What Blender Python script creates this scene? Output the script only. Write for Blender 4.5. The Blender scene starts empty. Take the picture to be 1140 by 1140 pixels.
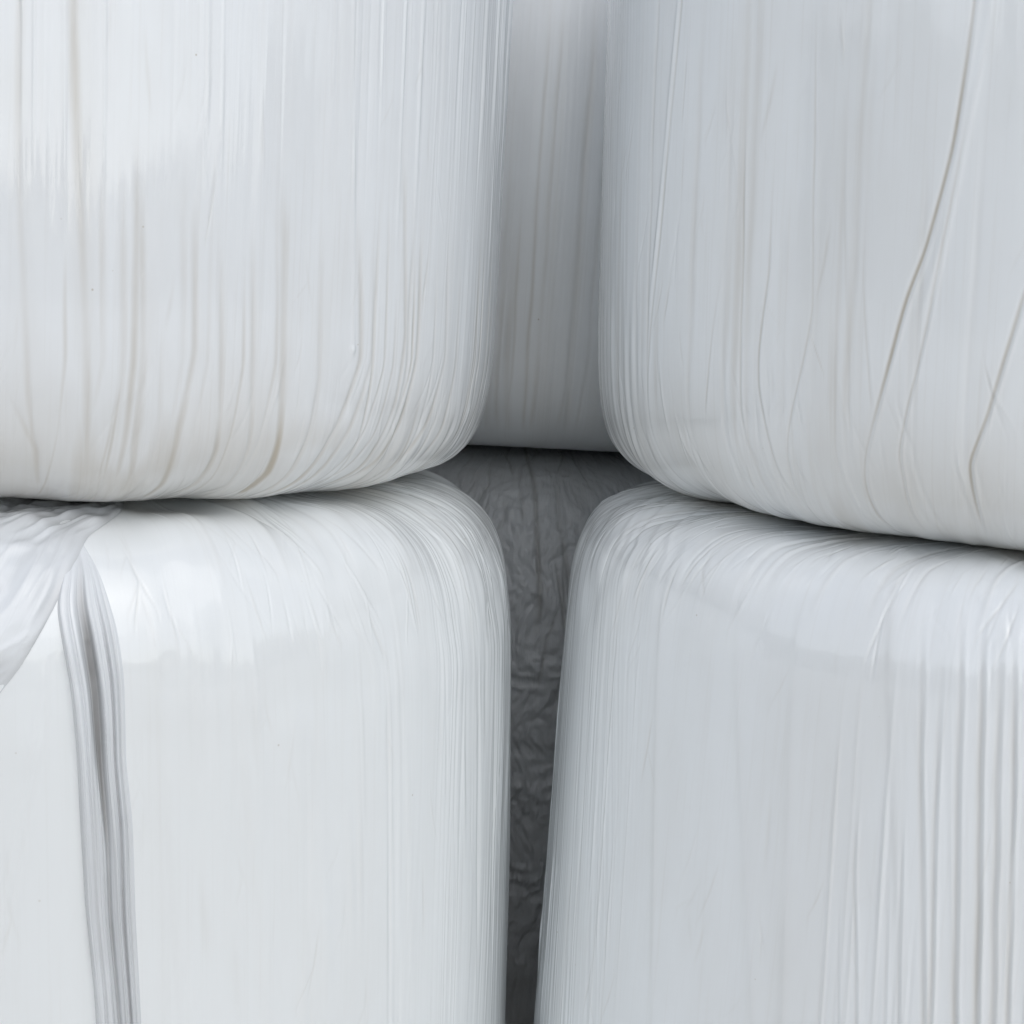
import bpy, math, random
import numpy as np
from mathutils import Matrix, Vector

C = bpy.context.scene.collection
H = 0.6                      # half height of a bale
EYE = 1.4695                 # camera height above the yard

# ------------------------------------------------------------------ noise
def sm(t): return t * t * (3 - 2 * t)

def n1(x, seed):
    """smooth 1D value noise in [-1, 1]"""
    tab = np.random.RandomState(seed).uniform(-1, 1, 4096)
    i = np.floor(x).astype(int); f = sm(x - i)
    return tab[i % 4096] * (1 - f) + tab[(i + 1) % 4096] * f

def n2(x, y, seed):
    """smooth 2D value noise in [-1, 1]"""
    tab = np.random.RandomState(seed).uniform(-1, 1, (512, 512))
    i = np.floor(x).astype(int); j = np.floor(y).astype(int)
    f = sm(x - i); g = sm(y - j)
    a = tab[i % 512, j % 512]; b = tab[(i + 1) % 512, j % 512]
    c = tab[i % 512, (j + 1) % 512]; d = tab[(i + 1) % 512, (j + 1) % 512]
    return (a * (1 - f) + b * f) * (1 - g) + (c * (1 - f) + d * f) * g

def ss(a, b, x):
    t = np.clip((x - a) / (b - a), 0, 1)
    return t * t * (3 - 2 * t)

def bump(a, b, soft, x):
    return ss(a - soft, a + soft, x) * (1 - ss(b - soft, b + soft, x))

# ------------------------------------------------------------------ profile of a bale
def profile(R, n):
    zm = np.linspace(-.9 * H, .9 * H, 4000); rm = R * (1 - np.abs(zm / H) ** n) ** (1 / n)
    rc = np.linspace(0, rm[0], 2000, endpoint=False); zc = H * (1 - (rc / R) ** n) ** (1 / n)
    r = np.concatenate([rc, rm, rc[::-1]]); z = np.concatenate([-zc, zm, zc[::-1]])
    s = np.concatenate([[0], np.cumsum(np.hypot(np.diff(r), np.diff(z)))])
    return r, z, s

class Bale:
    """barrel shaped roll standing on its end; surface coordinates are theta (degrees) and
    s (metres along the meridian from the middle of the lower end)"""
    def __init__(self, cx, cy, cz, R, n, lean, upper=1.0):
        self.cx, self.cy, self.cz, self.R, self.n, self.lean = cx, cy, cz, R, n, lean
        r, z, s = profile(R, n)
        z = np.where(z > 0, z * upper, z)
        s = np.concatenate([[0], np.cumsum(np.hypot(np.diff(r), np.diff(z)))])
        self.pr = (r, z, s)
        dr = np.gradient(r, s); dz = np.gradient(z, s)
        l = np.hypot(dr, dz) + 1e-9
        self.nr, self.nz = dz / l, -dr / l
        self.S = s[-1]
    def base(self, th, s, d):
        """points for theta (rad), s and the height d above the smooth surface (arrays of one shape)"""
        r, z, S = self.pr
        rr = np.interp(s, S, r); zz = np.interp(s, S, z)
        a = np.interp(s, S, self.nr); b = np.interp(s, S, self.nz)
        l = np.hypot(a, b) + 1e-9
        R_ = np.maximum(rr + d * a / l, 0.0); Z_ = zz + d * b / l
        return np.stack([R_ * np.cos(th) + self.lean * Z_, R_ * np.sin(th), Z_], -1)
    def radius(self, s): return np.interp(s, self.pr[2], self.pr[0])

# ------------------------------------------------------------------ creases and drip lines on the surface
def short_creases(f, seed, n, t0, t1, s0, s1, lean=0.0, deep=1.0):
    """little forked tucks in the film"""
    g = random.Random(seed)
    for i in range(n):
        t, s_ = g.uniform(t0, t1), g.uniform(s0, s1); ds = g.uniform(.02, .085); dt = lean * ds * 60 + g.uniform(-1.6, 1.6)
        w = g.uniform(.0010, .0022); dp = g.choice((-1, 1, 1)) * g.uniform(.0002, .0006) * deep; st = g.uniform(0, .22)
        f.line([(t, s_), (t + dt * .4, s_ - ds * .5), (t + dt, s_ - ds)], w, depth=dp, stain=st, taper=(.03, .03), wob=.0012, seed=seed + i)
        if g.random() < .45:
            f.line([(t + dt * .4, s_ - ds * .5), (t + dt * .4 + g.uniform(-2.2, 2.2), s_ - ds * 1.1)], w * .8, depth=dp, stain=st, taper=(.02, .02), wob=.001, seed=seed + i + 7)

class Field:
    def __init__(self, th, s, R):
        self.th, self.s, self.R = th, s, R           # 1D arrays
        self.d = np.zeros((len(s), len(th))); self.st = np.zeros_like(self.d)
        self.TH, self.SS = np.meshgrid(th, s)
    def line(self, pts, w, depth=0.0, stain=0.0, step=0.0, taper=(.12, .05), wob=0.0, seed=0, ridge=0.0):
        pts = sorted(pts, key=lambda p: p[1])
        ps = np.array([p[1] for p in pts]); pt = np.radians([p[0] for p in pts])
        lo, hi = ps[0], ps[-1]
        ks = np.where((self.s >= lo - .02) & (self.s <= hi + .02))[0]
        if not len(ks): return
        # smooth interpolation of the centre line
        sg = np.linspace(lo, hi, 200); tg = np.interp(sg, ps, pt)
        k = np.hanning(21); k /= k.sum()
        tg = np.convolve(np.pad(tg, 10, mode='reflect', reflect_type='odd'), k, 'valid')
        tc = np.interp(self.s[ks], sg, tg)
        if wob: tc = tc + wob / self.R * n1(self.s[ks] * 14 + seed, 7 + seed)
        m = 7 * w / self.R
        cs = np.where((self.th >= tc.min() - m) & (self.th <= tc.max() + m))[0]
        if not len(cs): return
        x = (self.th[cs][None, :] - tc[:, None]) * self.R / w
        env = ss(lo - .02, lo + taper[1], self.s[ks]) * (1 - ss(hi - taper[0], hi + .02, self.s[ks]))
        env = env * (1 + .45 * n1(self.s[ks] * 9 + 3.1 * seed, 31 + seed))
        g = np.exp(-x * x)
        sl = np.ix_(ks, cs)
        self.d[sl] += env[:, None] * (-depth * g + ridge * np.exp(-((x - 1.6) / .8) ** 2)
                                      + step * (.5 + .5 * np.tanh(x * 1.5)) * np.exp(-np.clip(x, 0, None) / 2.2))
        if stain: self.st[sl] = np.maximum(self.st[sl], stain * env[:, None] * np.exp(-(x * .8) ** 2))

def ridges(f, lam, L, seed, slant=0.0, sharp=False):
    """long thin stretch marks: wavelength lam across, length L along"""
    x = (f.TH * f.R + slant * (f.SS - 1.1) + .006 * n2(f.TH * 8, f.SS * 3, seed + 90)) / lam
    x = x + 1.6 * n1(f.TH * f.R / .055 + seed, seed + 50) + .9 * n2(f.TH * f.R / .11, f.SS / .5, seed + 51)
    v = n2(x, f.SS / L, seed)
    patch = .25 + .95 * ss(-.35, .75, n2(f.TH * f.R / .075, f.SS / .38, seed + 7))
    return patch * ((1 - 2 * np.abs(v)) if sharp else v)

# ------------------------------------------------------------------ materials
def mat_film(name, tint, dirt, rough, coat, bumps, dirt_gain=1.0, bump_scale=1.0, grain=0.0, haze=0.03):
    m = bpy.data.materials.new(name); m.use_nodes = True
    nt = m.node_tree; N, L = nt.nodes, nt.links
    p = N['Principled BSDF']
    uv = N.new('ShaderNodeUVMap'); uv.uv_map = 'film'
    def mapping(sx, sy):
        mp = N.new('ShaderNodeMapping'); mp.inputs['Scale'].default_value = (sx, sy, 1)
        L.new(uv.outputs[0], mp.inputs['Vector']); return mp.outputs[0]
    def noise(vec, scale, detail=3, rough_=.55):
        n = N.new('ShaderNodeTexNoise'); n.inputs['Scale'].default_value = scale
        n.inputs['Detail'].default_value = detail; n.inputs['Roughness'].default_value = rough_
        L.new(vec, n.inputs['Vector']); return n.outputs['Fac']
    def ramp(v, a, b, lo=0.0, hi=1.0):
        r = N.new('ShaderNodeMapRange'); r.inputs['From Min'].default_value = a; r.inputs['From Max'].default_value = b
        r.inputs['To Min'].default_value = lo; r.inputs['To Max'].default_value = hi
        L.new(v, r.inputs['Value']); return r.outputs[0]
    def math_(op, a, b):
        n = N.new('ShaderNodeMath'); n.operation = op
        for i, v in enumerate((a, b)):
            if isinstance(v, (int, float)): n.inputs[i].default_value = v
            else: L.new(v, n.inputs[i])
        return n.outputs[0]
    at = N.new('ShaderNodeAttribute'); at.attribute_name = 'stain'
    # dirt: drip lines plus painted pleat shade, stored on the mesh, broken up, with tiny specks and a faint blotchy dust
    st = math_('MULTIPLY', at.outputs['Fac'], ramp(noise(mapping(1, .2), 40, 3), .25, .75, .75, 1.15))
    dust = ramp(noise(mapping(1, .3), 9, 5, .6), .42, .8, 0, .16)
    streak = ramp(noise(mapping(1, .02), 210, 3), .52, .85, 0, .12)
    sp = N.new('ShaderNodeTexVoronoi'); sp.inputs['Scale'].default_value = 26
    L.new(mapping(1, 1), sp.inputs['Vector'])
    spn = math_('MULTIPLY', ramp(sp.outputs['Distance'], .045, .02, 0, 1), ramp(noise(mapping(1, 1), 9, 2), .53, .58, 0, .7))
    tot = math_('ADD', math_('ADD', st, math_('ADD', dust, streak)), spn)
    tot = math_('MULTIPLY', tot, dirt_gain)
    cl = N.new('ShaderNodeClamp'); L.new(tot, cl.inputs[0])
    mx = N.new('ShaderNodeMix'); mx.data_type = 'RGBA'
    mx.inputs[6].default_value = (*tint, 1); mx.inputs[7].default_value = (*dirt, 1)
    L.new(cl.outputs[0], mx.inputs[0]); L.new(mx.outputs[2], p.inputs['Base Color'])
    L.new(ramp(tot, 0, .8, rough, min(rough + .3, .9)), p.inputs['Roughness'])
    p.inputs['Specular IOR Level'].default_value = .5
    p.inputs['Coat Weight'].default_value = coat
    p.inputs['Coat IOR'].default_value = 1.68
    L.new(ramp(noise(mapping(1, .15), 12, 3), .3, .7, haze * .7, haze * 1.7), p.inputs['Coat Roughness'])
    # fine stretch marks of the film
    h1 = noise(mapping(1, .012), 330, 3, .6)
    h2 = noise(mapping(1, .03), 70, 2, .5)
    patch = ramp(noise(mapping(1, .5), 4.5, 2), .40, .66, .12, 1.25)
    h = math_('MULTIPLY', math_('ADD', math_('MULTIPLY', h1, .6), math_('MULTIPLY', h2, .5)), patch)
    h = math_('ADD', h, math_('MULTIPLY', noise(mapping(1, .55), 150, 4, .6), .2))
    if grain:
        h = math_('ADD', h, math_('MULTIPLY', noise(mapping(1, 1), 60, 6, .65), grain))
    b = N.new('ShaderNodeBump'); b.inputs['Strength'].default_value = bumps
    b.inputs['Distance'].default_value = .0012 * bump_scale
    L.new(h, b.inputs['Height']); L.new(b.outputs[0], p.inputs['Normal']); L.new(b.outputs[0], p.inputs['Coat Normal'])
    return m

WHITE = (.85, .875, .895)
DIRT = (.50, .455, .38)
M_UL = mat_film('white_stretch_film', WHITE, DIRT, .34, .8, .2, haze=.014)
M_UR = mat_film('white_stretch_film_creased', (.85, .88, .90), DIRT, .36, .8, .16)
M_LL = mat_film('white_stretch_film_bright', (.86, .885, .89), DIRT, .33, .68, .12, dirt_gain=.6, haze=.014)
M_LR = mat_film('white_stretch_film_cool', (.85, .88, .90), DIRT, .34, .8, .16, dirt_gain=.8)
M_FOLD = mat_film('folded_film', (.82, .845, .865), (.19, .185, .18), .38, .6, .12, haze=.08)  # dark second colour paints the pleat valley's shade, and dirt on the flap
M_BU = mat_film('white_stretch_film_dull', (.84, .855, .86), DIRT, .4, .4, .2, haze=.15)
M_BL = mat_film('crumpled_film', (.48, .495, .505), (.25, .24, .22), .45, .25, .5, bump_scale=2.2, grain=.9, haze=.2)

# ------------------------------------------------------------------ mesh building
def grid_mesh(name, co, uvs, stain, closed):
    """co: rows x cols x 3; wraps round in columns when closed"""
    nr, nc = co.shape[:2]
    i = np.arange(nr - 1)[:, None]; j = np.arange(nc if closed else nc - 1)[None, :]
    k = (j + 1) % nc
    q = np.stack([i * nc + j, i * nc + k, (i + 1) * nc + k, (i + 1) * nc + j], -1).reshape(-1, 4)
    uvj = np.stack([np.broadcast_to(j, (nr - 1, j.shape[1])), np.broadcast_to(j + 1, (nr - 1, j.shape[1]))], -1)
    me = bpy.data.meshes.new(name)
    me.vertices.add(nr * nc); me.vertices.foreach_set('co', co.reshape(-1).astype(np.float32))
    me.loops.add(len(q) * 4); me.loops.foreach_set('vertex_index', q.reshape(-1).astype(np.int32))
    me.polygons.add(len(q)); me.polygons.foreach_set('loop_start', np.arange(0, len(q) * 4, 4, dtype=np.int32))
    me.polygons.foreach_set('loop_total', np.full(len(q), 4, np.int32))
    me.polygons.foreach_set('use_smooth', np.ones(len(q), bool))
    u, v = uvs                                                   # u: nc+1 values, v: rows
    jj0, jj1 = uvj[..., 0].reshape(-1), uvj[..., 1].reshape(-1)
    ii = np.broadcast_to(i, (nr - 1, j.shape[1])).reshape(-1)
    U = np.stack([u[jj0], u[jj1], u[jj1], u[jj0]], 1); V = np.stack([v[ii], v[ii], v[ii + 1], v[ii + 1]], 1)
    l = me.uv_layers.new(name='film'); l.data.foreach_set('uv', np.stack([U, V], -1).reshape(-1).astype(np.float32))
    a = me.attributes.new('stain', 'FLOAT', 'POINT'); a.data.foreach_set('value', stain.reshape(-1).astype(np.float32))
    me.update(); me.validate()
    return me

def link(name, me, mat, parent=None):
    o = bpy.data.objects.new(name, me); C.objects.link(o)
    if mat: me.materials.append(mat)
    if parent: o.parent = parent
    return o

def tag(o, label, cat, group=None):
    o['label'] = label; o['category'] = cat
    if group: o['group'] = group

def axis(parts):
    """piecewise sampling: (start, end, step) pieces in increasing order"""
    out = [np.arange(a, b - st * .3, st) for a, b, st in parts]
    return np.concatenate(out)

def sheet(name, bale, th, s, d, st, mat, parent=None, closed=True):
    TH, SS = np.meshgrid(th, s) if th.ndim == 1 else (th, s)
    co = bale.base(TH, SS, d)
    if closed:
        u = np.concatenate([th, [th[0] + 2 * math.pi]]) * bale.R
        co[0] = co[0].mean(0); co[-1] = co[-1].mean(0)
        me = grid_mesh(name, co, (u, s), st, True)
    else:
        u = np.linspace(TH[len(TH) // 2, 0], TH[len(TH) // 2, -1], TH.shape[1] + 1) * bale.R
        me = grid_mesh(name, co, (u, SS[:, 0]), st, False)
    return me

def make_field(bale, t0, t1, s0, s1, tstep=.1, sstep=.0035):
    R_ = np.radians
    th = axis([(R_(t0), R_(t1), R_(tstep)), (R_(t1), R_(t0 + 360), R_(.7))])
    s = axis([(.004, s0, .012), (s0, s1, sstep), (s1, bale.S - .004, .012)])
    s = np.concatenate([s, [bale.S - .002]])
    return Field(th, s, bale.R)

def finish(f, bale):
    """no marks where the two ends run to a point"""
    k = ss(.12, .45, bale.radius(f.s) / bale.R)[:, None]
    f.d *= k; f.st *= k

def place(o, bale): o.location = (bale.cx, bale.cy, bale.cz)

deg = np.degrees
GROUP = 'white wrapped bales stacked two high'

# ------------------------------------------------------------------ upper left bale
B = Bale(-.6502, 2.3935, 1.8, .6147, 11.26, -.0008, .42)
f = make_field(B, -93, 10, .50, 1.16)
T = deg(f.TH)
env_hi = .25 + .75 * ss(.78, 1.05, f.SS)                     # stronger marks higher up
right = ss(-62, -42, T)
f.d += .0010 * n2(f.TH * 5, f.SS * 4, 11)                    # slow waves
f.d += .00055 * ridges(f, .022, .55, 12) * (.35 + .65 * right)
f.d += .00030 * ridges(f, .0085, .35, 13, sharp=True) * (.45 + .55 * right) * env_hi
f.d += .00022 * ridges(f, .0055, .22, 14, sharp=True) * (.4 + .6 * right) * env_hi
# glossy strands near the edge
for i, (t, a) in enumerate([(-17, .0016), (-12.5, .0020), (-9, .0018), (-5, .0022), (-2, .0014)]):
    f.line([(t, 1.5), (t + .2, 1.1), (t + .5, .95)], .006, depth=-a, taper=(.1, .12), seed=i)
UL = [([(-76.38, 1.422), (-76.52, 1.068), (-76.07, 0.875), (-75.04, 0.674), (-74.20, 0.616)], .55),
 ([(-71.50, 1.422), (-71.62, 1.073), (-71.01, 0.921), (-70.30, 0.811), (-69.64, 0.699), (-69.28, 0.594)], .95),
 ([(-66.96, 0.912), (-66.29, 0.769), (-66.60, 0.676), (-66.74, 0.587)], .6),
 ([(-65.20, 0.913), (-64.45, 0.723), (-64.83, 0.601), (-65.26, 0.567)], .55),
 ([(-62.59, 0.770), (-62.52, 0.653), (-63.05, 0.594), (-64.09, 0.557)], .4),
 ([(-59.93, 0.895), (-59.33, 0.734), (-60.43, 0.654), (-61.08, 0.578), (-62.12, 0.548)], .6),
 ([(-57.11, 0.865), (-56.38, 0.702), (-56.33, 0.628), (-57.22, 0.577), (-58.54, 0.548)], .5),
 ([(-53.87, 0.867), (-53.11, 0.727), (-52.80, 0.628), (-53.45, 0.575), (-54.98, 0.548)], .45),
 ([(-50.50, 0.906), (-49.56, 0.717), (-49.28, 0.638), (-49.51, 0.598), (-50.81, 0.557)], .9),
 ([(-45.82, 0.872), (-45.11, 0.702), (-45.52, 0.647), (-46.99, 0.589), (-48.87, 0.548)], .5),
 ([(-40.75, 0.885), (-39.51, 0.727), (-41.97, 0.651), (-44.56, 0.588), (-46.84, 0.548)], .6),
 ([(-38.47, 0.876), (-37.75, 0.727), (-40.02, 0.651), (-42.56, 0.587), (-44.81, 0.548)], .55),
 ([(-34.23, 0.953), (-32.46, 0.753), (-33.32, 0.675), (-35.64, 0.589), (-37.72, 0.547)], .65),
 ([(-30.48, 0.880), (-29.97, 0.727), (-31.77, 0.648), (-33.59, 0.601), (-36.70, 0.547)], .5),
 ([(-24.75, 0.883), (-23.82, 0.726), (-25.72, 0.661), (-29.01, 0.601), (-32.63, 0.546)], .5),
 ([(-77.60, 0.700), (-75.92, 0.665), (-74.21, 0.627), (-73.79, 0.577)], .5)]
for i, (pts, a) in enumerate(UL):
    w = .0034 if i not in (1, 8) else .0046
    f.line(pts, w, depth=.0006, stain=.55 * min(a, .8), taper=(.10, .02), wob=.0012, seed=i)
    f.line([(t + .25, s) for t, s in pts], w * 2.6, stain=.13 * a, taper=(.2, .02), wob=.003, seed=i + 40)
for i, (pts, a) in enumerate(UL):
    lo = [(t, s) for t, s in pts if s < .74]
    if len(lo) > 2: f.line(lo, .0044, depth=.0004, stain=.85 * min(1, a + .15), taper=(.08, .01), wob=.0015, seed=60 + i)
rnd = random.Random(4)
for i in range(46):                                              # smaller drip lines between them
    t = rnd.uniform(-88, 2); top = rnd.uniform(.66, .95); k = rnd.uniform(.5, 3.0) * (1 + .6 * (t > -50))
    pts = [(t, top), (t + rnd.uniform(0, .6), .72), (t - k * .35, .64), (t - k, .58), (t - 1.6 * k, .54)]
    f.line(pts, rnd.uniform(.0018, .0036), depth=rnd.uniform(.0002, .0007), stain=rnd.uniform(.14, .45), taper=(.12, .02), wob=.0015, seed=100 + i)
for i in range(90):                                              # taut glossy strands in the upper half
    t = rnd.uniform(-84, -1); s0 = rnd.uniform(.80, 1.12)
    f.line([(t, 1.5), (t + .2, 1.1), (t + .5, s0)], rnd.uniform(.0013, .0030), depth=rnd.uniform(-.0008, -.0002) if i % 3 else rnd.uniform(.0002, .0005), taper=(.1, rnd.uniform(.05, .2)), seed=900 + i)
# gathered film at the lower shoulder
low = bump(.50, .66, .05, f.SS)
tw = f.TH + .35 * np.clip(.70 - f.SS, 0, .2)
f.d += low * .0012 * n2(tw * B.R / .013, f.SS / .12, 21) * (.4 + .6 * ss(-50, -30, T))
f.d += low * .0050 * n2(f.TH * 6, f.SS * 9, 22) + low * .0012 * n2(f.TH * 26, f.SS * 22, 24)
f.st = np.maximum(f.st, .50 * bump(.50, .655, .05, f.SS) * ss(-.1, .7, n2(f.TH * 14, f.SS * 9, 23)) )
f.st = np.maximum(f.st, .40 * bump(.42, .64, .13, f.SS) * (1 + .5 * n2(f.TH * 9, f.SS * 7, 25)))
# little blob where a strand ends
f.d += .0016 * np.exp(-(((f.TH - math.radians(-40.8)) * B.R / .004) ** 2 + ((f.SS - .738) / .0045) ** 2))
f.line([(-42.9, 1.3), (-42.74, 1.095), (-41.47, .872), (-40.8, .738)], .0028, depth=-.0009, taper=(.1, .01), seed=77)
short_creases(f, 1000, 110, -84, -5, .56, .76, lean=-.5)
short_creases(f, 1200, 40, -84, -5, .75, 1.1, deep=.6)
finish(f, B)
o = link('wrapped_bale', sheet('wrapped_bale', B, f.th, f.s, f.d, f.st, M_UL), M_UL)
place(o, B); tag(o, 'glossy white wrapped bale, upper left, with many grey drip lines down its lower edge', 'bale', GROUP)

# ------------------------------------------------------------------ upper right bale
B = Bale(.7125, 2.4107, 1.8, .6214, 10.55, -.0276, .42)
f = make_field(B, -190, -104, .50, 1.18)
T = deg(f.TH)
left = 1 - ss(-166, -150, T)
f.d += .0014 * n2(f.TH * 4, f.SS * 3, 31)
f.d += .00045 * ridges(f, .03, .6, 32, slant=.05)
f.d += .00016 * ridges(f, .009, .4, 33, slant=.05) * (.2 + left)
f.d += .00016 * ridges(f, .0052, .3, 34, slant=.04, sharp=True) * (.08 + left)
UR = [([(-115.89, 1.330), (-116.59, 1.129), (-117.75, 0.987), (-120.01, 0.878), (-121.47, 0.835), (-122.86, 0.765), (-124.05, 0.714), (-125.50, 0.653), (-125.57, 0.624), (-124.95, 0.590), (-124.24, 0.558)], 1.0, .0052),
 ([(-107.97, 0.944), (-109.50, 0.874), (-110.51, 0.840), (-111.96, 0.776), (-113.23, 0.714), (-114.82, 0.663), (-114.55, 0.638), (-113.94, 0.602), (-113.52, 0.567)], 1.0, .005),
 ([(-116.44, 1.023), (-118.37, 0.879), (-119.25, 0.814), (-120.20, 0.755), (-120.95, 0.720), (-121.76, 0.668), (-121.26, 0.630), (-121.07, 0.605), (-120.31, 0.568)], .6, .004),
 ([(-132.68, 1.136), (-131.92, 0.949), (-131.43, 0.811), (-132.52, 0.746), (-134.02, 0.683), (-134.57, 0.643), (-134.15, 0.601), (-132.76, 0.567)], .7, .0036),
 ([(-136.94, 0.969), (-137.00, 0.851), (-137.89, 0.760), (-137.81, 0.724), (-135.61, 0.620), (-133.37, 0.577)], .6, .0034),
 ([(-141.18, 1.048), (-140.52, 0.852), (-140.29, 0.697), (-139.46, 0.646), (-136.02, 0.612), (-133.88, 0.577)], .65, .0034),
 ([(-143.23, 0.871), (-144.48, 0.790), (-146.02, 0.670)], .4, .0034),
 ([(-151.98, 1.330), (-152.06, 1.155), (-154.92, 0.884), (-156.41, 0.794), (-157.60, 0.685)], .45, .0042),
 ([(-129.07, 1.042), (-128.12, 0.875), (-127.20, 0.741), (-126.83, 0.666)], .35, .0034),
 ([(-126.57, 0.950), (-126.04, 0.846), (-124.78, 0.735), (-124.39, 0.698)], .35, .0036),
 ([(-129.21, 0.774), (-128.38, 0.693), (-128.28, 0.634)], .25, .006),
 ([(-132.24, 0.715), (-130.51, 0.620), (-129.96, 0.574)], .4, .005),
 ([(-112.67, 1.055), (-113.08, 1.013)], .4, .003)]
for i, (pts, a, w) in enumerate(UR):
    sharp = i < 6
    f.line(pts, w * .34, stain=.62 * a, taper=(.16, .04), wob=.0008, seed=200 + i)
    f.line(pts, w * .6, depth=.0009 * a if sharp else .0004 * a, ridge=.0006 * a if sharp else .0002, taper=(.16, .04), wob=.0008, seed=200 + i)
    lo = [(t, s) for t, s in pts if s < .80]
    if len(lo) > 2: f.line(lo, w * 2.2, stain=.22 * a, taper=(.1, .02), wob=.002, seed=240 + i)
# light raised pleats beside the long crease
f.line([(-114.01, 1.330), (-115.24, 1.101), (-118.57, 0.880), (-120.43, 0.785)], .006, depth=-.0012, taper=(.1, .1), seed=261)
f.line([(-152.65, 1.330), (-152.72, 1.152), (-155.54, 0.884), (-157.01, 0.794)], .004, depth=-.0011, taper=(.1, .1), seed=262)
rnd = random.Random(9)
for i in range(34):
    t = rnd.uniform(-172, -108); top = rnd.uniform(.75, 1.25); k = rnd.uniform(-1.5, 1.0)
    f.line([(t, top), (t + .3 * k, .78), (t + .6 * k, .66), (t + 2.2 + k, .57)], rnd.uniform(.0022, .005), depth=rnd.uniform(.0001, .0005),
           stain=rnd.uniform(.06, .26), taper=(.15, .03), wob=.0015, seed=300 + i)
low = bump(.48, .62, .05, f.SS)
f.d += low * .0013 * n2((f.TH - .5 * np.clip(.66 - f.SS, 0, .2)) * B.R / .02, f.SS / .12, 36) * (.35 + .65 * left)
f.d += low * .0050 * n2(f.TH * 6, f.SS * 9, 37) + low * .0010 * n2(f.TH * 26, f.SS * 22, 40)
f.d -= left * .0012 * bump(.52, .8, .08, f.SS) * n2(f.TH * B.R / .012, f.SS / .2, 38)
f.st = np.maximum(f.st, .42 * bump(.45, .625, .05, f.SS) * ss(-.1, .8, n2(f.TH * 12, f.SS * 9, 39)))
f.st = np.maximum(f.st, .40 * bump(.40, .65, .13, f.SS) * (1 + .5 * n2(f.TH * 9, f.SS * 7, 41)))
short_creases(f, 1400, 90, -172, -106, .56, .78, lean=.5)
short_creases(f, 1600, 40, -170, -106, .78, 1.12, lean=-.3, deep=.6)
finish(f, B)
o = link('wrapped_bale', sheet('wrapped_bale', B, f.th, f.s, f.d, f.st, M_UR), M_UR)
place(o, B); tag(o, 'smooth white wrapped bale, upper right, with long slanting creases bending above its base', 'bale', GROUP)

# ------------------------------------------------------------------ lower left bale: film wrap, gathered pleat, loose flap
B = Bale(-.616, 2.3861, .6, .6393, 9.15, -.0354); BLL = B
f = make_field(B, -93, 12, 1.10, 1.90)
T = deg(f.TH)
right = ss(-42, -24, T)
f.d += .0014 * n2(f.TH * 5, f.SS * 4, 51)
f.d += .0004 * ridges(f, .026, .5, 52, slant=-.05) * (.3 + .7 * right)
f.d += .00050 * ridges(f, .0095, .45, 53, slant=-.04, sharp=True) * right
f.d += .00034 * ridges(f, .0060, .3, 54, slant=-.04, sharp=True) * (.02 + right)
# shoulder: soft billows and wrinkles on the top
top = ss(1.68, 1.78, f.SS)
f.d += .006 * top * n2(f.TH * 5 + 3, f.SS * 9, 55) + .0022 * top * n2(f.TH * 16, f.SS * 14, 56)
f.d += .0007 * bump(1.52, 1.76, .04, f.SS) * n2(f.TH * 22, f.SS * 26, 57) * (1 - right)
rnd = random.Random(12)
for i in range(26):
    t = rnd.uniform(-66, -8); a = rnd.uniform(.0004, .0011) * (1 if t > -45 else .6)
    s1 = rnd.uniform(1.45, 1.72); s0 = s1 - rnd.uniform(.2, .6)
    f.line([(t, s1), (t + .5, (s0 + s1) / 2), (t + .8, s0)], rnd.uniform(.0025, .006), depth=rnd.choice((-1, -1, 1)) * a, stain=rnd.uniform(0, .07), taper=(.12, .12), seed=400 + i)
for i in range(22):                                              # radial tucks running over the shoulder
    t = rnd.uniform(-60, 0)
    f.line([(t + rnd.uniform(-6, 2), 1.97), (t, 1.82), (t + .4, 1.70)], rnd.uniform(.003, .006), depth=rnd.uniform(-.001, .0012), stain=rnd.uniform(.0, .16), taper=(.06, .05), wob=.003, seed=440 + i)
for i in range(12):
    t = rnd.uniform(-73.5, -83); s1 = rnd.uniform(1.3, 1.66)
    f.line([(t, s1), (t - 3.2, s1 - .17), (t - 6, s1 - .36)], rnd.uniform(.003, .008), depth=rnd.uniform(-.0010, .0004), taper=(.1, .1), seed=485 + i)
for i, (t, s1, s0) in enumerate([(-63, 1.62, 1.3), (-61.5, 1.5, 1.1), (-58.5, 1.66, 1.35), (-54, 1.6, 1.2), (-50, 1.66, 1.4), (-47, 1.5, 1.15)]):
    f.line([(t - .8, s1), (t, (s0 + s1) / 2), (t + 1.2, s0)], .011, depth=-.0012, taper=(.14, .14), seed=498 + i)
for i, (t, s) in enumerate([(-57, 1.22), (-60.3, 1.30), (-55, 1.50)]):
    f.line([(t, s + .10), (t + .6, s)], .004, depth=.0003, stain=.12, taper=(.04, .04), seed=470 + i)
f.d += bump(1.58, 1.86, .06, f.SS) * (.0045 * n2(f.TH * 9, f.SS * 11, 59) + .0016 * n2(f.TH * 24, f.SS * 20, 60)) * (.35 + .65 * right)
f.st = np.maximum(f.st, .5 * ss(1.785, 1.85, f.SS) * ss(-.5, .6, n2(f.TH * 12, f.SS * 14, 58)))
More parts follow.
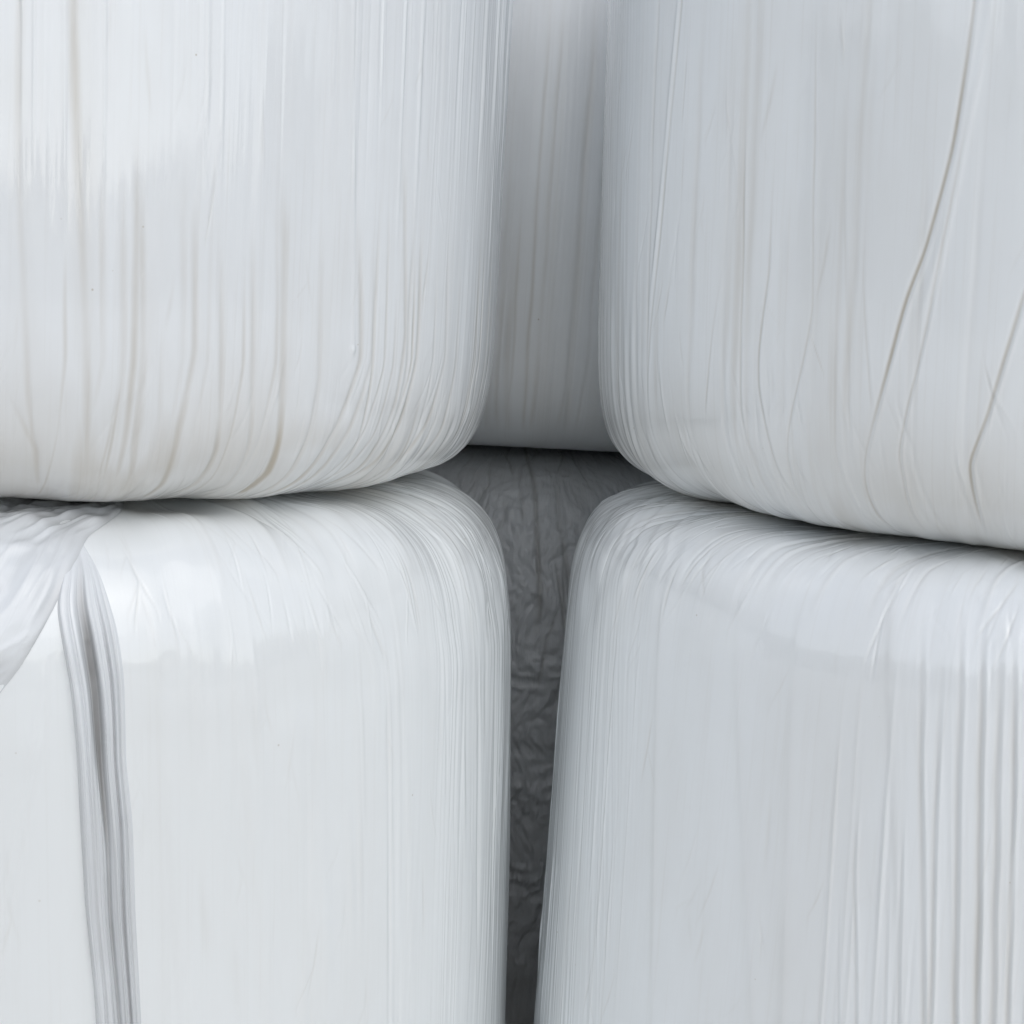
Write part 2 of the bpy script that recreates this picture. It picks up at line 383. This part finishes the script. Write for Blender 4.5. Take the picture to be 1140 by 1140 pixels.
# the wrap dips under the pleat
pl = [(-72.6, 1.19), (-71.9, 1.35), (-72.2, 1.5), (-72.3, 1.6), (-71.5, 1.70)]
f.line([(-69.9, 1.1), (-69.9, 1.3), (-69.9, 1.5), (-70.4, 1.6), (-71, 1.68)], .02, depth=.006, taper=(.08, .1), seed=480)
for i, (t, sl) in enumerate([(-58, 5), (-46, -4), (-37, 3), (-65, 3)]):
    f.line([(t, 1.74), (t + sl * .5, 1.45), (t + sl, 1.15)], .006, step=.0011, stain=.05, taper=(.1, .1), seed=690 + i)
short_creases(f, 1800, 110, -68, 0, 1.66, 1.86, lean=.4, deep=1.2)
short_creases(f, 2000, 40, -82, -5, 1.2, 1.66, deep=.6)
finish(f, B)
root = bpy.data.objects.new('wrapped_bale', None); C.objects.link(root)
root.location = (B.cx, B.cy, 0); root.empty_display_size = .2
tag(root, 'bright white wrapped bale, lower left, with a gathered grey pleat and a wrinkled loose flap', 'bale', GROUP)
o = link('film_wrap', sheet('film_wrap', B, f.th, f.s, f.d, f.st, M_LL), M_LL, root); o.location = (0, 0, .6)

FW = f
def wrap_d(TH, SS):
    """height of the film wrap itself under a strip"""
    t = np.where(TH < FW.th[0], TH + 2 * math.pi, TH)
    i = np.clip(np.searchsorted(FW.th, t) - 1, 0, len(FW.th) - 2); j = np.clip(np.searchsorted(FW.s, SS) - 1, 0, len(FW.s) - 2)
    a = np.clip((t - FW.th[i]) / (FW.th[i + 1] - FW.th[i]), 0, 1); b = np.clip((SS - FW.s[j]) / (FW.s[j + 1] - FW.s[j]), 0, 1)
    d = FW.d
    return (d[j, i] * (1 - a) + d[j, i + 1] * a) * (1 - b) + (d[j + 1, i] * (1 - a) + d[j + 1, i + 1] * a) * b

def strip(name, edge_l, edge_r, nu, sv, height, stainf, mat):
    """film piece between two edge lines (theta deg, s), lying on the bale"""
    def at(e):
        e = sorted(e, key=lambda p: p[1]); return np.interp(sv, [p[1] for p in e], np.radians([p[0] for p in e]))
    k = np.hanning(15); k /= k.sum()
    smooth = lambda a: np.convolve(np.pad(a, 7, mode='reflect', reflect_type='odd'), k, 'valid')
    L_, R_ = smooth(at(edge_l)), smooth(at(edge_r))
    u = np.linspace(0, 1, nu)
    TH = L_[:, None] + (R_ - L_)[:, None] * u[None]
    SS = np.repeat(sv[:, None], nu, 1)
    U = np.repeat(u[None], len(sv), 0)
    return sheet(name, BLL, TH, SS, wrap_d(TH, SS) + height(U, SS, TH), stainf(U, SS, TH), mat, closed=False)

PL = [(-68.2, 0.56), (-70.07, 1.127), (-70.21, 1.224), (-70.48, 1.282), (-71.20, 1.374), (-71.58, 1.465), (-71.74, 1.527), (-71.87, 1.552), (-72.20, 1.600), (-72.98, 1.653), (-73.38, 1.686), (-72.5, 1.722), (-72.0, 1.745), (-71.7, 1.769)]
PR = [(-63.9, 0.56), (-65.64, 1.127), (-65.87, 1.220), (-66.36, 1.358), (-66.52, 1.454), (-67.12, 1.525), (-67.09, 1.551), (-67.14, 1.611), (-67.55, 1.662), (-68.5, 1.709), (-69.1, 1.732), (-69.6, 1.745), (-70.7, 1.769)]
def pleat_h(U, S, TH):
    le = np.clip(U / .045, 0, 1) ** .6; ri = 1 - ss(.66, 1.0, U)
    x = U + .02 * n1(S * 9, 61)
    g = lambda c, w: np.exp(-((x - c) / w) ** 2)
    k = ss(1.755, 1.58, S)                                      # folds open out towards the top
    up = ss(1.40, 1.58, S)
    core = .50 + .05 * n1(S * 3, 66) - .05 * up
    folds = (.0026 * g(.10, .06) + .0012 * g(.27, .05) - (.0066 + .0070 * up) * g(core, .035 + .045 * up) + .0042 * g(core + .13, .05)
             - .0046 * g(.72, .022) + .0028 * g(.78, .03) - .0032 * g(.86, .018) + .0018 * g(.92, .025) - .0016 * g(.20, .02) - .0012 * g(.36, .015))
    fine = .0009 * n2(x * 26, S * 5, 62) + .0005 * n2(x * 60, S * 8, 63)
    h = le * ri * k * ((.0060 + .0035 * up) * (1 - .3 * U) + folds + fine)
    return -.0006 + np.maximum(h, 0) + .0028 * np.clip(U / .045, 0, 1) * (1 - ss(.75, 1.0, U)) * (.35 + .65 * k)
def pleat_st(U, S, TH):  # dirt streaks, plus shade of the core valley painted into the film colour
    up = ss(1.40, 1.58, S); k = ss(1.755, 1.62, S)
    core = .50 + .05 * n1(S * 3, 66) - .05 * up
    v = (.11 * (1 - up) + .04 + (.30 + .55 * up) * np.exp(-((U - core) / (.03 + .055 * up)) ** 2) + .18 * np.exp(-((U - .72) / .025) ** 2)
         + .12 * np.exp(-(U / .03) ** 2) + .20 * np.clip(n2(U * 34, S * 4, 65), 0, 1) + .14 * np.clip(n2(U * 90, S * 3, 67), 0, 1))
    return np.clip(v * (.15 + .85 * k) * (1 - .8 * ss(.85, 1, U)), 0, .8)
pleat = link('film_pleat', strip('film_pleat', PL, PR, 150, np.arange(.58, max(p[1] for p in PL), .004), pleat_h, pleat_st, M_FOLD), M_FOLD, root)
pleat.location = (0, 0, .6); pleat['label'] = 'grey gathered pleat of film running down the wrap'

FE = [(-79.37, 1.580), (-78.44, 1.597), (-76.77, 1.620), (-74.65, 1.660), (-73.38, 1.686), (-70.81, 1.744), (-69.86, 1.769), (-65.72, 1.824), (-64.46, 1.848), (-60.95, 1.939)]
FL = [(-112, FE[0][1]), (-112, FE[-1][1])]
def flap_h(U, S, TH):
    edge = np.clip((1 - U) / .035, 0, 1) ** .5
    X = TH * BLL.R
    diag = X * .74 - S * .67 + .012 * n2(X * 12, S * 12, 75)     # folds run down to the left
    along = (X * .67 + S * .74)
    w = (.0020 * n2(diag / .034, along / .16, 71) + .0026 * (1 - 2 * np.abs(n2(diag / .019, along / .10, 72))) + .0012 * (1 - 2 * np.abs(n2(diag / .010, along / .05, 76)))
         + .0020 * n2(X * 26, S * 30, 73))
    crump = ss(1.71, 1.79, S) * (.0024 * (1 - 2 * np.abs(n2(X * 18 + 3 * S, S * 46, 77))) + .0014 * n2(X * 50, S * 60, 78))
    return .0004 + edge * (.0020 + .75 * w + crump)
def flap_st(U, S, TH):
    X = TH * BLL.R
    diag = X * .74 - S * .67 + .012 * n2(X * 12, S * 12, 75); along = (X * .67 + S * .74)
    return np.clip(.12 + .24 * np.clip(-(1 - 2 * np.abs(n2(diag / .019, along / .10, 72))), 0, 1) + .10 * n2(TH * 14, S * 10, 74)
                   + .14 * np.exp(-((1 - U) / .012) ** 2) + .28 * ss(1.72, 1.80, S) * (.6 + .6 * n2(X * 30, S * 40, 79)), 0, .6)
flap = link('film_flap', strip('film_flap', FL, FE, 260, np.arange(FE[0][1], FE[-1][1], .003), flap_h, flap_st, M_FOLD), M_FOLD, root)
flap.location = (0, 0, .6); flap['label'] = 'thin wrinkled loose flap of film'

# ------------------------------------------------------------------ lower right bale
B = Bale(.7097, 2.3868, .6, .638, 11.97, .0207)
f = make_field(B, -188, -90, 1.10, 1.97)
T = deg(f.TH)
left = 1 - ss(-158, -147, T); right = ss(-125, -112, T)
f.d += .0014 * n2(f.TH * 4, f.SS * 3, 81)
f.d += .00030 * ridges(f, .028, .6, 82, slant=.12)
f.d += .00032 * ridges(f, .0090, .5, 83, slant=.12, sharp=True) * (.05 + left + .8 * right * (1 - ss(1.58, 1.75, f.SS)))
f.d += .00024 * ridges(f, .0058, .4, 84, slant=.12, sharp=True) * (.04 + left + .6 * right * (1 - ss(1.58, 1.75, f.SS)))
LR = [([(-121.61, 1.516), (-119.29, 1.258), (-118.69, 1.134)], .7, .004),
 ([(-117.29, 1.730), (-115.24, 1.530), (-112.75, 1.274), (-111.55, 1.136)], .8, .0055),
 ([(-114.93, 1.682), (-114.01, 1.533), (-112.16, 1.277), (-111.09, 1.137)], .9, .005),
 ([(-113.66, 1.741), (-112.91, 1.662), (-110.58, 1.372), (-109.87, 1.277), (-108.84, 1.133)], 1.1, .006),
 ([(-111.73, 1.741), (-109.92, 1.540), (-107.94, 1.285), (-106.68, 1.138)], 1.2, .006),
 ([(-109.81, 1.722), (-108.50, 1.542), (-106.50, 1.287), (-105.36, 1.138)], .9, .006),
 ([(-108.79, 1.732), (-107.16, 1.545), (-105.24, 1.290), (-104.03, 1.139)], .9, .005),
 ([(-117.34, 1.555), (-115.22, 1.268), (-114.35, 1.135)], .6, .004),
 ([(-118.12, 1.486), (-116.62, 1.269), (-115.82, 1.136)], .4, .004),
 ([(-122.83, 1.445), (-120.93, 1.245), (-120.03, 1.135)], .4, .003)]
for i, (pts, a, w) in enumerate(LR):
    f.line(pts, w * .42, depth=-.0015 * a, taper=(.14, .05), wob=.001, seed=500 + i)
    f.line([(t + .25, s) for t, s in pts], w * 1.1, depth=-.0009 * a, taper=(.18, .05), wob=.001, seed=520 + i)
    f.line([(t - .55 * w / .006, s) for t, s in pts], w * .45, depth=.0010 * a, stain=.3 * a, taper=(.14, .05), wob=.001, seed=500 + i)
rnd = random.Random(21)
for i in range(70):
    t = rnd.uniform(-126, -100) if i < 46 else rnd.uniform(-182, -150)
    s1 = rnd.uniform(1.33, 1.71); s0 = s1 - rnd.uniform(.25, .6)
    f.line([(t, s1), (t + 1.3 * (s1 - s0) / .4, s0)], rnd.uniform(.0014, .003), depth=rnd.uniform(-.0009, .0005), stain=rnd.uniform(0, .10), taper=(.15, .1), seed=540 + i)
top = ss(1.74, 1.84, f.SS)
f.d += .003 * top * n2(f.TH * 6 + 3, f.SS * 9, 85) + .0008 * bump(1.70, 1.93, .05, f.SS) * n2((f.TH + 1.5 * np.clip(f.SS - 1.74, 0, .3)) * B.R / .012, f.SS / .14, 86) * (.3 + left)
for i in range(24):                                              # tucks curving over the shoulder
    t = rnd.uniform(-176, -112)
    f.line([(t + rnd.uniform(6, 16), 2.0), (t + 3, 1.87), (t + .6, 1.79), (t, 1.71)], rnd.uniform(.0025, .005), depth=rnd.uniform(-.0008, .0012), stain=rnd.uniform(.02, .22), taper=(.08, .06), wob=.002, seed=600 + i)
f.st = np.maximum(f.st, .45 * ss(1.81, 1.88, f.SS) * ss(-.5, .6, n2(f.TH * 12, f.SS * 14, 88)))
for i, (t, sl) in enumerate([(-150, 6), (-139, 9), (-131, 4), (-122, 8)]):
    f.line([(t, 1.80), (t + sl * .5, 1.5), (t + sl, 1.2), (t + sl * 1.2, 1.05)], .006, step=.0011, stain=.06, taper=(.1, .1), seed=660 + i)
f.d += .005 * ss(1.70, 1.9, f.SS) * n2(f.TH * 4.5, f.SS * 7, 89)
f.d += bump(1.64, 1.93, .06, f.SS) * (.0045 * n2(f.TH * 9, f.SS * 11, 78) + .0014 * n2(f.TH * 24, f.SS * 20, 79)) * (.4 + .6 * left)
short_creases(f, 2200, 110, -178, -106, 1.72, 1.93, lean=-.4, deep=1.2)
short_creases(f, 2400, 40, -170, -104, 1.2, 1.72, lean=-.2, deep=.6)
finish(f, B)
o = link('wrapped_bale', sheet('wrapped_bale', B, f.th, f.s, f.d, f.st, M_LR), M_LR)
place(o, B); tag(o, 'cool white wrapped bale, lower right, smooth with upright pleats along its right side', 'bale', GROUP)

# ------------------------------------------------------------------ the two bales behind
B = Bale(.035, 3.42, 1.785, .60, 9, .02, .50)
f = make_field(B, -112, -68, .50, 1.35)
f.d += .0012 * n2(f.TH * 6, f.SS * 4, 91) + .0006 * ridges(f, .024, .5, 92) + .0003 * ridges(f, .008, .35, 93) + .0002 * ridges(f, .0045, .3, 94)
rnd = random.Random(31)
for i in range(30):
    t = rnd.uniform(-106, -74); s1 = rnd.uniform(.8, 1.4)
    f.line([(t, s1), (t + .2, .8), (t + .3, .66), (t + rnd.uniform(-.5, 1), .57)], rnd.uniform(.002, .005), depth=rnd.uniform(-.0003, .0009), stain=rnd.uniform(.05, .3), taper=(.2, .03), wob=.0015, seed=700 + i)
f.d += .0025 * bump(.48, .6, .04, f.SS) * n2(f.TH * 10, f.SS * 10, 95)
finish(f, B)
o = link('wrapped_bale', sheet('wrapped_bale', B, f.th, f.s, f.d, f.st, M_BU), M_BU)
place(o, B); tag(o, 'shaded grey white bale standing behind the gap between the two upper bales', 'bale', GROUP)

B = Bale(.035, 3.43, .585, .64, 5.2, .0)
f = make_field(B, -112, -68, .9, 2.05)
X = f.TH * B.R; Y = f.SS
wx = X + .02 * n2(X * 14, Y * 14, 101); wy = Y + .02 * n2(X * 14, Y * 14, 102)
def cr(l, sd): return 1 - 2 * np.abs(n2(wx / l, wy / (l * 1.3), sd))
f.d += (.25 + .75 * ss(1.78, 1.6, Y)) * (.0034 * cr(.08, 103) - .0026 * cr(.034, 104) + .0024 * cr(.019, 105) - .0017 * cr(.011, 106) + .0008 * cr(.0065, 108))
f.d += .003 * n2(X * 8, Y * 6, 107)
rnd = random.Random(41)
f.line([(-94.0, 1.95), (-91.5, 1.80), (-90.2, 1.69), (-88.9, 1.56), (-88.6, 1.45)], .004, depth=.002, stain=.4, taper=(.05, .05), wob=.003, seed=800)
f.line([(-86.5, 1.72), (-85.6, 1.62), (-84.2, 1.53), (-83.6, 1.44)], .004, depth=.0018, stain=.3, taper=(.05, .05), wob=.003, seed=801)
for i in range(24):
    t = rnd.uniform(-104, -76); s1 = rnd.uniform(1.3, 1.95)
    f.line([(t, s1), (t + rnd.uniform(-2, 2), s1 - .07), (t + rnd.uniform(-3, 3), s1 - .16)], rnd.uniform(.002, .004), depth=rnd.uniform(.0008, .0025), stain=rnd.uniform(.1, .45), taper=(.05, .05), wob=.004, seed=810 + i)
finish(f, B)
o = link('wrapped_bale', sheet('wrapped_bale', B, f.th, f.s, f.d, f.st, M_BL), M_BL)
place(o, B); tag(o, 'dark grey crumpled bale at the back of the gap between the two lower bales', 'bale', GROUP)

# ------------------------------------------------------------------ yard
def simple_mat(name, c1, c2, scale, rough=.9):
    m = bpy.data.materials.new(name); m.use_nodes = True; N, L = m.node_tree.nodes, m.node_tree.links
    p = N['Principled BSDF']; p.inputs['Roughness'].default_value = rough
    t = N.new('ShaderNodeTexCoord'); n = N.new('ShaderNodeTexNoise'); n.inputs['Scale'].default_value = scale; n.inputs['Detail'].default_value = 8
    L.new(t.outputs['Object'], n.inputs['Vector'])
    r = N.new('ShaderNodeValToRGB'); r.color_ramp.elements[0].position = .3; r.color_ramp.elements[1].position = .7
    r.color_ramp.elements[0].color = (*c1, 1); r.color_ramp.elements[1].color = (*c2, 1)
    L.new(n.outputs['Fac'], r.inputs[0]); L.new(r.outputs[0], p.inputs['Base Color'])
    return m
gm = bpy.data.meshes.new('ground')
gm.from_pydata([(-600, -600, 0), (600, -600, 0), (600, 600, 0), (-600, 600, 0)], [], [(0, 1, 2, 3)])
g = link('ground', gm, simple_mat('gravel', (.54, .52, .47), (.66, .63, .57), 3.0)); g['kind'] = 'structure'

# far wood round the yard, behind the camera: seen as the dark band mirrored in the film
rs = np.random.RandomState(5); vs, fs = [], []
def leaves(cx, cy, cz, r, h, n):
    global vs, fs
    for _ in range(n):
        d = rs.normal(size=3); d /= np.linalg.norm(d)
        k = rs.uniform(.55, 1) ** .5
        p = np.array([cx, cy, cz]) + d * k * np.array([r, r, h])
        a = rs.normal(size=3); a /= np.linalg.norm(a); b = np.cross(a, rs.normal(size=3)); b /= np.linalg.norm(b)
        e = rs.uniform(.25, .5)
        i = len(vs); vs += [tuple(p + e * a), tuple(p + e * b), tuple(p - e * a), tuple(p - e * b)]; fs.append((i, i + 1, i + 2, i + 3))
for az in np.arange(-115, 116, 3.2):                              # degrees right of straight behind the camera
    a = math.radians(az + rs.uniform(-1, 1)); D = rs.uniform(34, 42)
    low = bool(-12 < az < 66)
    hgt = rs.uniform(2.5, 4.2) if low else rs.uniform(5.5, 7.5)
    x, y = D * math.sin(a), -D * math.cos(a)
    leaves(x, y, hgt * .5, 2.0 if low else 2.6, hgt * .5, 170 if low else 320)
tm = bpy.data.meshes.new('far_wood'); tm.from_pydata(vs, [], fs)
t = link('far_wood', tm, simple_mat('leaves', (.035, .06, .02), (.07, .10, .04), .6)); t['kind'] = 'stuff'
t['label'] = 'far off green wood mirrored as a dark band in the glossy bale film'; t['category'] = 'wood'

# ------------------------------------------------------------------ light
SUN_EL, SUN_AZ = 43, 20            # azimuth: degrees to the right of straight behind the camera
sc = bpy.context.scene
w = bpy.data.worlds.new('World'); sc.world = w; w.use_nodes = True
N, L = w.node_tree.nodes, w.node_tree.links
sky = N.new('ShaderNodeTexSky'); sky.sky_type = 'NISHITA'; sky.sun_disc = False
sky.sun_elevation = math.radians(SUN_EL); sky.sun_rotation = math.radians(180 - SUN_AZ)
sky.dust_density = 1.0; sky.air_density = 1; sky.ozone_density = 1
hs = N.new('ShaderNodeHueSaturation'); hs.inputs['Saturation'].default_value = .34
L.new(sky.outputs[0], hs.inputs['Color']); L.new(hs.outputs[0], N['Background'].inputs[0])
N['Background'].inputs[1].default_value = .142
sd = bpy.data.lights.new('sun', 'SUN'); sd.energy = .5; sd.angle = math.radians(60); sd.color = (1, .985, .96)
so = bpy.data.objects.new('sun', sd); C.objects.link(so)
a, e = math.radians(SUN_AZ), math.radians(SUN_EL)
to_sun = Vector((math.sin(a) * math.cos(e), -math.cos(a) * math.cos(e), math.sin(e)))
so.rotation_euler = to_sun.to_track_quat('Z', 'Y').to_euler(); so.location = to_sun * 30

# ------------------------------------------------------------------ camera
cd = bpy.data.cameras.new('camera'); cam = bpy.data.objects.new('camera', cd); C.objects.link(cam)
cd.sensor_width = 36; cd.lens = 36 * 2001.0 / 1140; cd.clip_end = 3000; cd.clip_start = .05
p, r = .1298, .0537
fw = Vector((0, math.cos(p), -math.sin(p))); up0 = Vector((0, math.sin(p), math.cos(p))); rt0 = Vector((1, 0, 0))
rt = rt0 * math.cos(r) + up0 * math.sin(r); up = up0 * math.cos(r) - rt0 * math.sin(r)
M = Matrix((rt, up, -fw)).transposed().to_4x4(); M.translation = (0, 0, EYE)
cam.matrix_world = M
sc.camera = cam
sc.cycles.diffuse_bounces = 9; sc.cycles.max_bounces = 14
sc.view_settings.view_transform = 'Standard'; sc.view_settings.look = 'None'
sc.view_settings.exposure = 0.24; sc.view_settings.gamma = 1; sc.view_settings.use_curve_mapping = False
